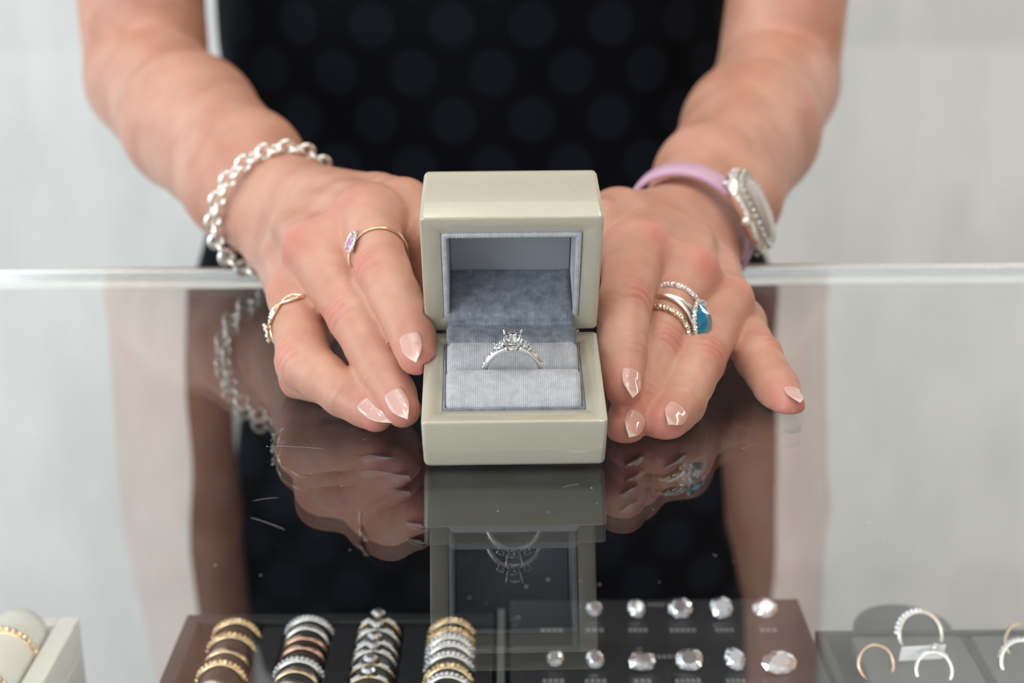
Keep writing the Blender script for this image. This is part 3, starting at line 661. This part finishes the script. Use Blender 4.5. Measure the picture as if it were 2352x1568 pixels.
# ------------------------------------------------------------------ chain bracelet
def wrist_frame(wr, el, hf, back):
    dors, across, arm = hf; return wr-arm*back, dors, across, arm
dors, across, arm = HF['l']
c0 = lw-arm*19; axis_ = nrm(arm+across*.10)
ea = orth(across, axis_); ed = np.cross(axis_, ea); ed = ed if np.dot(ed, dors) > 0 else -ed
br = empty('chain_bracelet', c0, 'pale silver chain bracelet of round links, hanging on a wrist', 'bracelet')
fr_c = c0-ed*2.5+ea*2.2
N_L = 36; base_loop = circ(fr_c, ea, ed, 30.2, 26.3, n=720); seglen = np.concatenate([[0], np.cumsum(np.linalg.norm(np.diff(base_loop+[base_loop[0]], axis=0), axis=1))]); tot = seglen[-1]
def on_loop(s):
    s = s % tot; i = int(np.searchsorted(seglen, s, 'right'))-1; return base_loop[i % 720], nrm(base_loop[(i+1) % 720]-base_loop[i % 720])
for i in range(N_L):
    p, tg = on_loop(i*tot/N_L); out = nrm(p-fr_c); p = p+np.array([0, 0, 0])
    s = out if i % 2 == 0 else axis_
    p = p+out*1.3
    p = p.copy(); p[2] = max(p[2], 4.9) 
    mk('link', tube(circ(p, tg, s, 3.35 if i % 2 == 0 else 3.3, 3.3 if i % 2 == 0 else 2.9, n=24), 1.35 if i % 2 == 0 else 1.15, closed=True, seg=8), M['silver'], br)

# ------------------------------------------------------------------ wristwatch
dors, across, arm = HF['r']
c0 = rw-arm*7; axis_ = nrm(arm+across*.0); ea = orth(across, axis_); ed = np.cross(axis_, ea); ed = ed if np.dot(ed, dors) > 0 else -ed
cc = c0-ed*1.5-ea*2.0; Ra, Rd = 28.8, 25.5
out = orth(camdir(.86, .26, .28), axis_)
ang = math.atan2(np.dot(out, ed)/Rd, np.dot(out, ea)/Ra)
def lp(a): return cc+ea*Ra*math.cos(a)+ed*Rd*math.sin(a)
wp = lp(ang); wn = nrm(ea*math.cos(ang)/Ra+ed*math.sin(ang)/Rd); wt = nrm(np.cross(axis_, wn)); 
if wt[2] < 0: wt = -wt
wa = np.cross(wt, wn)
wo = empty('wristwatch', wp, 'silver wristwatch with stone-set bezel on a pink leather strap', 'watch')
def strap(a0, a1):
    pts = [lp(a) for a in np.linspace(a0, a1, 60)]; loops = []
    for i, p in enumerate(pts):
        tg = nrm(pts[min(i+1, 59)]-pts[max(i-1, 0)]); nn_ = nrm(np.cross(tg, axis_)); nn_ = nn_ if np.dot(nn_, p-cc) > 0 else -nn_
        loops.append(np.array([p+axis_*x+nn_*y for x, y in ((-6.6, 0), (-6.6, 1.6), (-5.4, 2.5), (5.4, 2.5), (6.6, 1.6), (6.6, 0))]))
    return loft(loops)
mk('strap', strap(ang+.38, ang+2*math.pi-.38), M['strap'], wo)
def wf_(x, y, z): return wp+wt*x+axis_*y+wn*z
def tonneau(L_, W_, p=2.8, n=48): return poly(n, L_, W_, p=p)
def wl(L_, W_, z): return np.array([wf_(x*1.1, y*1.12, z*1.1-.006*x*x) for x, y in tonneau(L_, W_)])
mk('case', loft([wl(15.5, 9.5, 1.0), wl(17.5, 11.5, 2.2), wl(18, 12, 4.5), wl(17, 11, 6.6)]), M['silver'], wo)
mk('bezel', loft([wl(17.0, 11.0, 6.4), wl(16.8, 10.8, 7.6), wl(15.4, 9.6, 8.2), wl(12.4, 7.4, 8.0)]), metal('shaded_bezel_metal', (.50, .50, .44), .15, 900), wo, smooth=False)
mk('bezel_stones', merge(*[ball(wf_(x*1.1, y*1.12, 8.7-.006*x*x), .85, 6, 5) for x, y in poly(36, 16.0, 10.2, p=2.8)], *[ball(wf_(x*1.1, y*1.12, 5.2-.006*x*x), .8, 6, 5) for x, y in poly(40, 18.0, 12.0, p=2.8)]), M['pave'], wo, smooth=False)
mk('dial', loft([wl(13, 8, 7.8), wl(12.8, 7.8, 8.6), wl(10, 6, 9.6), wl(5, 3, 10.1)]), M['dial'], wo)
for s in (-1, 1):
    for q in (-1, 1): mk('lug', tube([wf_(s*13.5, q*6.5, 3), wf_(s*17, q*6, 1.2), wf_(s*18.6, q*6, -.6)], [1.5, 1.3, 1.0], seg=8), M['silver'], wo)
sg = 1 if np.dot(axis_, camdir(0, 0, 1)) > 0 else -1
mk('crown', tube([wf_(0, sg*13.0, 4.2), wf_(0, sg*15.2, 4.2), wf_(0, sg*16.2, 4.2)], [2.3, 2.3, 1.6], seg=14), M['silver'], wo)

# ------------------------------------------------------------------ trays in the case: they stand on the glass shelf
ZT = -134.0; ZS = -192.0
def slanted(name, pts, ztop, mat, label, cat):    # a block with the outline of its top, standing on the shelf
    o = empty(name, (np.mean([p[0] for p in pts]), np.mean([p[1] for p in pts]), ZS), label, cat); return o
# ring tray with four padded rolls
kx = PZ(430, 1410, ZT); kx2 = PZ(1132, 1410, ZT)
x0, x1, yb = kx[0], kx2[0], kx[1]; yf = yb-150
tr = empty('ring_tray', ((x0+x1)/2, (yb+yf)/2, ZS), 'black leatherette ring tray with rows of ringed rolls, inside the case', 'tray')
mk('frame', merge(box(x0, x1, yf, yb, ZS, ZT-14), box(x0, x1, yb-7, yb, ZT-14, ZT), box(x0, x1, yf, yf+7, ZT-14, ZT), box(x0, x0+7, yf+7, yb-7, ZT-14, ZT), box(x1-7, x1, yf+7, yb-7, ZT-14, ZT)), M['black'], tr, smooth=False, bevel=.8)
rollx = [PZ(p, 1450, ZT+8)[0] for p in (527, 697, 862, 1034)]
for i, x in enumerate(rollx):
    mk('roll', tube([(x, y, ZT-4) for y in (yf+8, yf+10, yb-12, yb-8.5)], [7.5, 8.6, 8.6, 7.0], seg=28), M['black'], tr)
for i in range(3):
    x = (rollx[i]+rollx[i+1])/2; mk('divider', box(x-5, x+5, yf+8, yb-8, ZT-14, ZT-1.5), M['black'], tr, smooth=False, bevel=.8)
# prototypes for the rings on the rolls, local at the ring centre, lying round the y axis
EX, EY, EZ = np.array([1., 0, 0]), np.array([0, 1., 0]), np.array([0, 0, 1.])
def proto(kind):
    col = {'gold': 'gold', 'goldpave': 'pave_gold', 'silver': 'silver', 'silverpave': 'pave', 'rose': 'rose', 'solitaire_gold': 'gold', 'solitaire_silver': 'silver'}[kind]
    cap = M[col]; o = empty({'gold': 'plain_ring', 'silver': 'plain_ring', 'rose': 'plain_ring', 'goldpave': 'stone_set_ring', 'silverpave': 'stone_set_ring'}.get(kind, 'solitaire_ring'), (0, 0, 0))
    base = {'goldpave': 'gold', 'silverpave': 'silver'}.get(kind, col)
    w = 3.2 if 'solitaire' not in kind else 1.7
    mk('band', sweep_rect((0, 0, 0), EX, EZ, 8.9, lambda a: w, lambda a: 1.4, n=56), M[base], o)
    if 'pave' in kind:
        mk('stones', merge(*[ball((10.5*math.cos(a), 0, 10.5*math.sin(a)), 1.0, 7, 5) for a in np.radians(np.linspace(10, 170, 15))]), M['diamond_far'] if kind == 'silverpave' else M['pave_gold'], o, smooth=False)
    if 'solitaire' in kind:
        mk('stone', xf(gem(poly(10, 3.0), 1.1, 2.2), (0, 0, 13.2), EX, EY, EZ), M['diamond_far'], o, smooth=False)
        mk('side_stones', merge(*[ball((10.4*math.cos(a), 0, 10.4*math.sin(a)), .95, 7, 5) for a in np.radians([50, 58, 66, 114, 122, 130])]), M['diamond_far'], o, smooth=False)
        mk('setting', tube([(0, 0, 10), (0, 0, 11.2), (0, 0, 12.6)], [.9, 1.2, 2.4], seg=10), M[base], o)
    return o
PR = {}
def put(kind, loc, label, group=None, rz=0, tilt=0, scale=1.0):
    if kind not in PR: PR[kind] = proto(kind); r_ = PR[kind]
    else:
        src = PR[kind]; r_ = src.copy(); C.objects.link(r_)
        for ch in src.children: c_ = ch.copy(); c_.parent = r_; C.objects.link(c_)
    r_.location = (loc[0]*MM, loc[1]*MM, (loc[2]+Z0)*MM); r_.rotation_euler = (tilt, 0, rz); r_.scale = (scale,)*3
    tag(r_, label, 'ring', group); return r_
cols = [
 ('first', [(1418, 'goldpave'), (1449, 'goldpave'), (1484, 'gold'), (1516, 'goldpave'), (1560, 'silver')]),
 ('second', [(1411, 'silverpave'), (1436, 'silver'), (1454, 'rose'), (1476, 'rose'), (1508, 'silverpave'), (1533, 'gold'), (1562, 'silver')]),
 ('third', [(1418, 'solitaire_gold'), (1440, 'solitaire_silver'), (1468, 'solitaire_silver'), (1488, 'solitaire_silver'), (1516, 'solitaire_gold'), (1545, 'solitaire_gold')]),
 ('fourth', [(1419, 'goldpave'), (1438, 'goldpave'), (1458, 'silverpave'), (1476, 'silverpave'), (1497, 'silverpave'), (1527, 'goldpave'), (1548, 'silverpave')])]
kn_ = {'gold': 'plain gold band', 'goldpave': 'gold stone-set band', 'silver': 'plain silver band', 'silverpave': 'silver stone-set band', 'rose': 'rose gold band', 'solitaire_gold': 'gold solitaire ring', 'solitaire_silver': 'silver solitaire ring'}
ords = ['rearmost', 'second from the back', 'third from the back', 'fourth from the back', 'fifth from the back', 'sixth from the back', 'seventh from the back']
for ci, (cname, items) in enumerate(cols):
    ylast = None
    for q, (py, kind) in enumerate(items):
        p = PZ(1180, py, ZT-4+10.3); y = p[1]
        if ylast is not None and ylast-y < 3.9: y = ylast-3.9
        y = min(y, yb-12); ylast = y
        put(kind, (rollx[ci], y, ZT-4.2), kn_[kind]+', '+ords[q]+' on the '+cname+' tray roll', 'rings on the '+cname+' roll of the tray', 0, math.radians(rng.uniform(-6, 6)), .99)
# dark card of loose cut stones
a_, b2 = PZ(1172, 1366, ZT), PZ(1832, 1374, ZT)
dx0, dx1, dyb = a_[0], b2[0], b2[1]; dyf = dyb-150
dt = empty('stone_display_board', ((dx0+dx1)/2, (dyb+dyf)/2, ZS), 'charcoal board with rows of mounted clear stones and small captions', 'display board')
mk('board', box(dx0, dx1, dyf, dyb, ZT-5, ZT), M['charcoal'], dt, smooth=False, bevel=.6)
mk('plinth', box(dx0+6, dx1-6, dyf+6, dyb-6, ZS, ZT-5), M['black'], dt, smooth=False)
mk('post', box(dx0-5.5, dx0-2.5, dyf, dyb-6, ZS, ZT-1), M['grey_pad'], dt, smooth=False)
def caption(px, py, w, n):
    p = PZ(px, py, ZT+.15); w_ = w/5.1; parts = []
    for k in range(n):
        xx = p[0]-w_/2+w_*(k+.15)/n; parts.append(box(xx, xx+w_/n*.7, p[1]-1.5, p[1]+1.5, ZT+.02, ZT+.18))
    mk('caption', merge(*parts), M['print'], dt, smooth=False)
for px, w, n in ((1267, 52, 4), (1366, 44, 3), (1465, 44, 4), (1568, 62, 5), (1664, 44, 4), (1765, 40, 3)): caption(px, 1446, w, n)
for px, w, n in ((1271, 48, 4), (1368, 48, 4), (1476, 40, 3), (1580, 56, 5), (1690, 44, 4)): caption(px, 1563, w, n)
caption(1507, 1388, 40, 4); caption(1520, 1507, 70, 6)
cuts = [('round', 10, 1, 1, 2.0), ('oval', 12, 1.25, .85, 2.0), ('square', 8, .95, .95, 5), ('cushion', 12, 1, 1, 3.0), ('marquise', 12, 1.5, .8, 1.5)]
spec = [(1365, 1400, 38, 34, 0), (1462, 1400, 42, 40, 20), (1562, 1399, 54, 42, 5), (1657, 1398, 50, 44, 40), (1757, 1399, 64, 44, 10),
        (1275, 1514, 38, 34, 30), (1367, 1516, 40, 38, 60), (1475, 1521, 60, 36, 25), (1583, 1517, 58, 42, -25), (1688, 1516, 48, 50, 70), (1790, 1524, 80, 46, 15)]
names = ['smallest clear stone, leftmost in the rear row of the dark board', 'small clear stone, second from left in the rear row of the board', 'clear stone in the middle of the rear row of the board', 'clear stone, second from right in the rear row of the board', 'large clear stone at the right end of the rear row of the board',
         'small clear stone, leftmost in the nearer row, on the dark board', 'small clear stone, second from left in the nearer row of the board', 'wide clear stone, third from left in the nearer row of the board', 'clear stone, third from right in the nearer row of the board', 'clear stone, second from right in the nearer row of the board', 'largest clear stone, at the right end of the nearer row']
for i, (px, py, w, h, rot) in enumerate(spec):
    p = PZ(px, py, ZT+3.2); sc2 = 1/5.0; cu = cuts[i % 5]
    ol = poly(cu[1], w*sc2*.5*.95, h*sc2*.5*1.12, math.radians(11*i), p=cu[4])
    g = gem(ol, 2.0, 3.6, .55); th = math.radians(rot); tl = nrm((.15*math.sin(i*2.1), -.62, .75)); e1 = orth((math.cos(th*.4), math.sin(th*.4), 0), tl); e2 = np.cross(tl, e1)
    V_, F_ = xf(g, (p[0], p[1], ZT+3.9), e1, e2, tl); V_[:, 2] = np.maximum(V_[:, 2], ZT+.15)
    o = mk('cut_stone', (V_, F_), M['diamond_far'], smooth=False, origin=(p[0], p[1], ZT)); tag(o, names[i], 'gemstone', 'clear stones on the dark board')
# right-hand tray with grey pads
q0 = PZ(1872, 1447, ZT-2); gx0 = q0[0]; gyb = q0[1]; gyf = gyb-130; ZR = ZT-2
gt_ = empty('padded_tray', (gx0+80, (gyb+gyf)/2, ZS), 'dark tray with grey suede pads beside the board of clear stones', 'tray')
mk('frame', merge(box(gx0, gx0+175, gyf, gyb, ZS, ZR-10), box(gx0, gx0+4, gyf, gyb, ZR-10, ZR), box(gx0+4, gx0+175, gyb-3, gyb, ZR-10, ZR)), M['black'], gt_, smooth=False, bevel=.6)
divx = PZ(2215, 1452, ZR)[0]
pa = PZ(1952, 1452, ZR)[0]
mk('pad', box(pa, divx-2, gyf+2, gyb-4, ZR-10, ZR-.5), M['grey_pad'], gt_, smooth=False, bevel=1.5)
mk('pad', box(divx+2, gx0+174, gyf+2, gyb-4, ZR-10, ZR-.5), M['grey_pad'], gt_, smooth=False, bevel=1.5)
mk('pad_divider', box(divx-1.6, divx+1.6, gyf+2, gyb-4, ZR-10, ZR-1.5), M['charcoal'], gt_, smooth=False)
# round grey stand behind the tray
cp = PZ(2112, 1445, ZR); 
st = tube([(cp[0], gyb+24, z) for z in (ZS+.05, ZS+2, ZR-14, ZR-12)], [22, 22.5, 22.5, 21.5], seg=40)
st = mk('round_stand', st, M['grey_pad'], origin=(cp[0], gyb+24, ZS)); tag(st, 'low round grey suede stand behind the padded tray', 'jewellery stand')
def upright(px, py, kind, label, s=.85, rz=0): p = PZ(px, py, ZR+3); return put(kind, (p[0], p[1], ZR-.4), label, None, rz, 0, s)
def lying(px, py, kind, label, s=.8, rz=0): p = PZ(px, py, ZR+1); return put(kind, (p[0], p[1], ZR-1+3), label, None, rz, math.radians(-30), s)
lying(2010, 1528, 'rose', 'rose gold ring in the left pad of the grey tray', .78, .1)
lying(2112, 1462, 'silverpave', 'large silver ring with a white price tag on the grey pad', 1.0, .15)
lying(2145, 1543, 'solitaire_silver', 'silver ring with a wide stone in front of the price tag', .75, -.2)
lying(2345, 1480, 'gold', 'yellow gold ring at the edge of the photo on the rear grey pad', .8, .2)
lying(2348, 1525, 'silverpave', 'silver V-shaped ring below the yellow gold one on the grey pad', .9, -.2)
p = PZ(2110, 1478, ZR+6); tg_ = mk('price_tag', xf(box(-9.5, 9.5, -.25, .25, -4.2, 4.2), (p[0], p[1]-6, ZR+5.2), nrm((1, .1, 0)), nrm((-.1, 1, .35)), nrm((0, -.35, 1))), M['tagcard'], smooth=False, bevel=.2); tag(tg_, 'small white price tag tied to the large silver ring', 'price tag')
# ivory tray at the far left
w1_ = PZ(183, 1416, ZT+4); wx1 = w1_[0]; wyb = w1_[1]; wyf = wyb-140; ZW = ZT+4; wx0 = wx1-150
wt_ = empty('ivory_tray', ((wx0+wx1)/2, (wyb+wyf)/2, ZS), 'ivory leatherette ring tray at the left of the case', 'tray')
mk('frame', merge(box(wx0, wx1, wyf, wyb, ZS, ZW-16), box(wx1-9, wx1, wyf, wyb, ZW-16, ZW), box(wx0, wx1-9, wyb-6, wyb, ZW-16, ZW)), M['ivory'], wt_, smooth=False, bevel=.8)
wr = PZ(50, 1400, ZW+10)[0]-2
mk('roll', tube([(wr, y, ZW-1) for y in (wyf+4, wyf+8, wyb-16, wyb-9, wyb-6.5)], [10.5, 11.8, 11.8, 10.5, 6], seg=32), M['ivory'], wt_)
for py, lb_ in ((1446, 'fine gold ring with stones around the rear of the ivory roll'), (1541, 'fine gold ring with stones around the nearer part of the ivory roll')):
    p = PZ(50, py, ZW+11); put('solitaire_gold' if False else 'goldpave', (wr, min(p[1], wyb-20), ZW-1), lb_, 'fine gold rings on the ivory roll', 0, .1, 1.27)
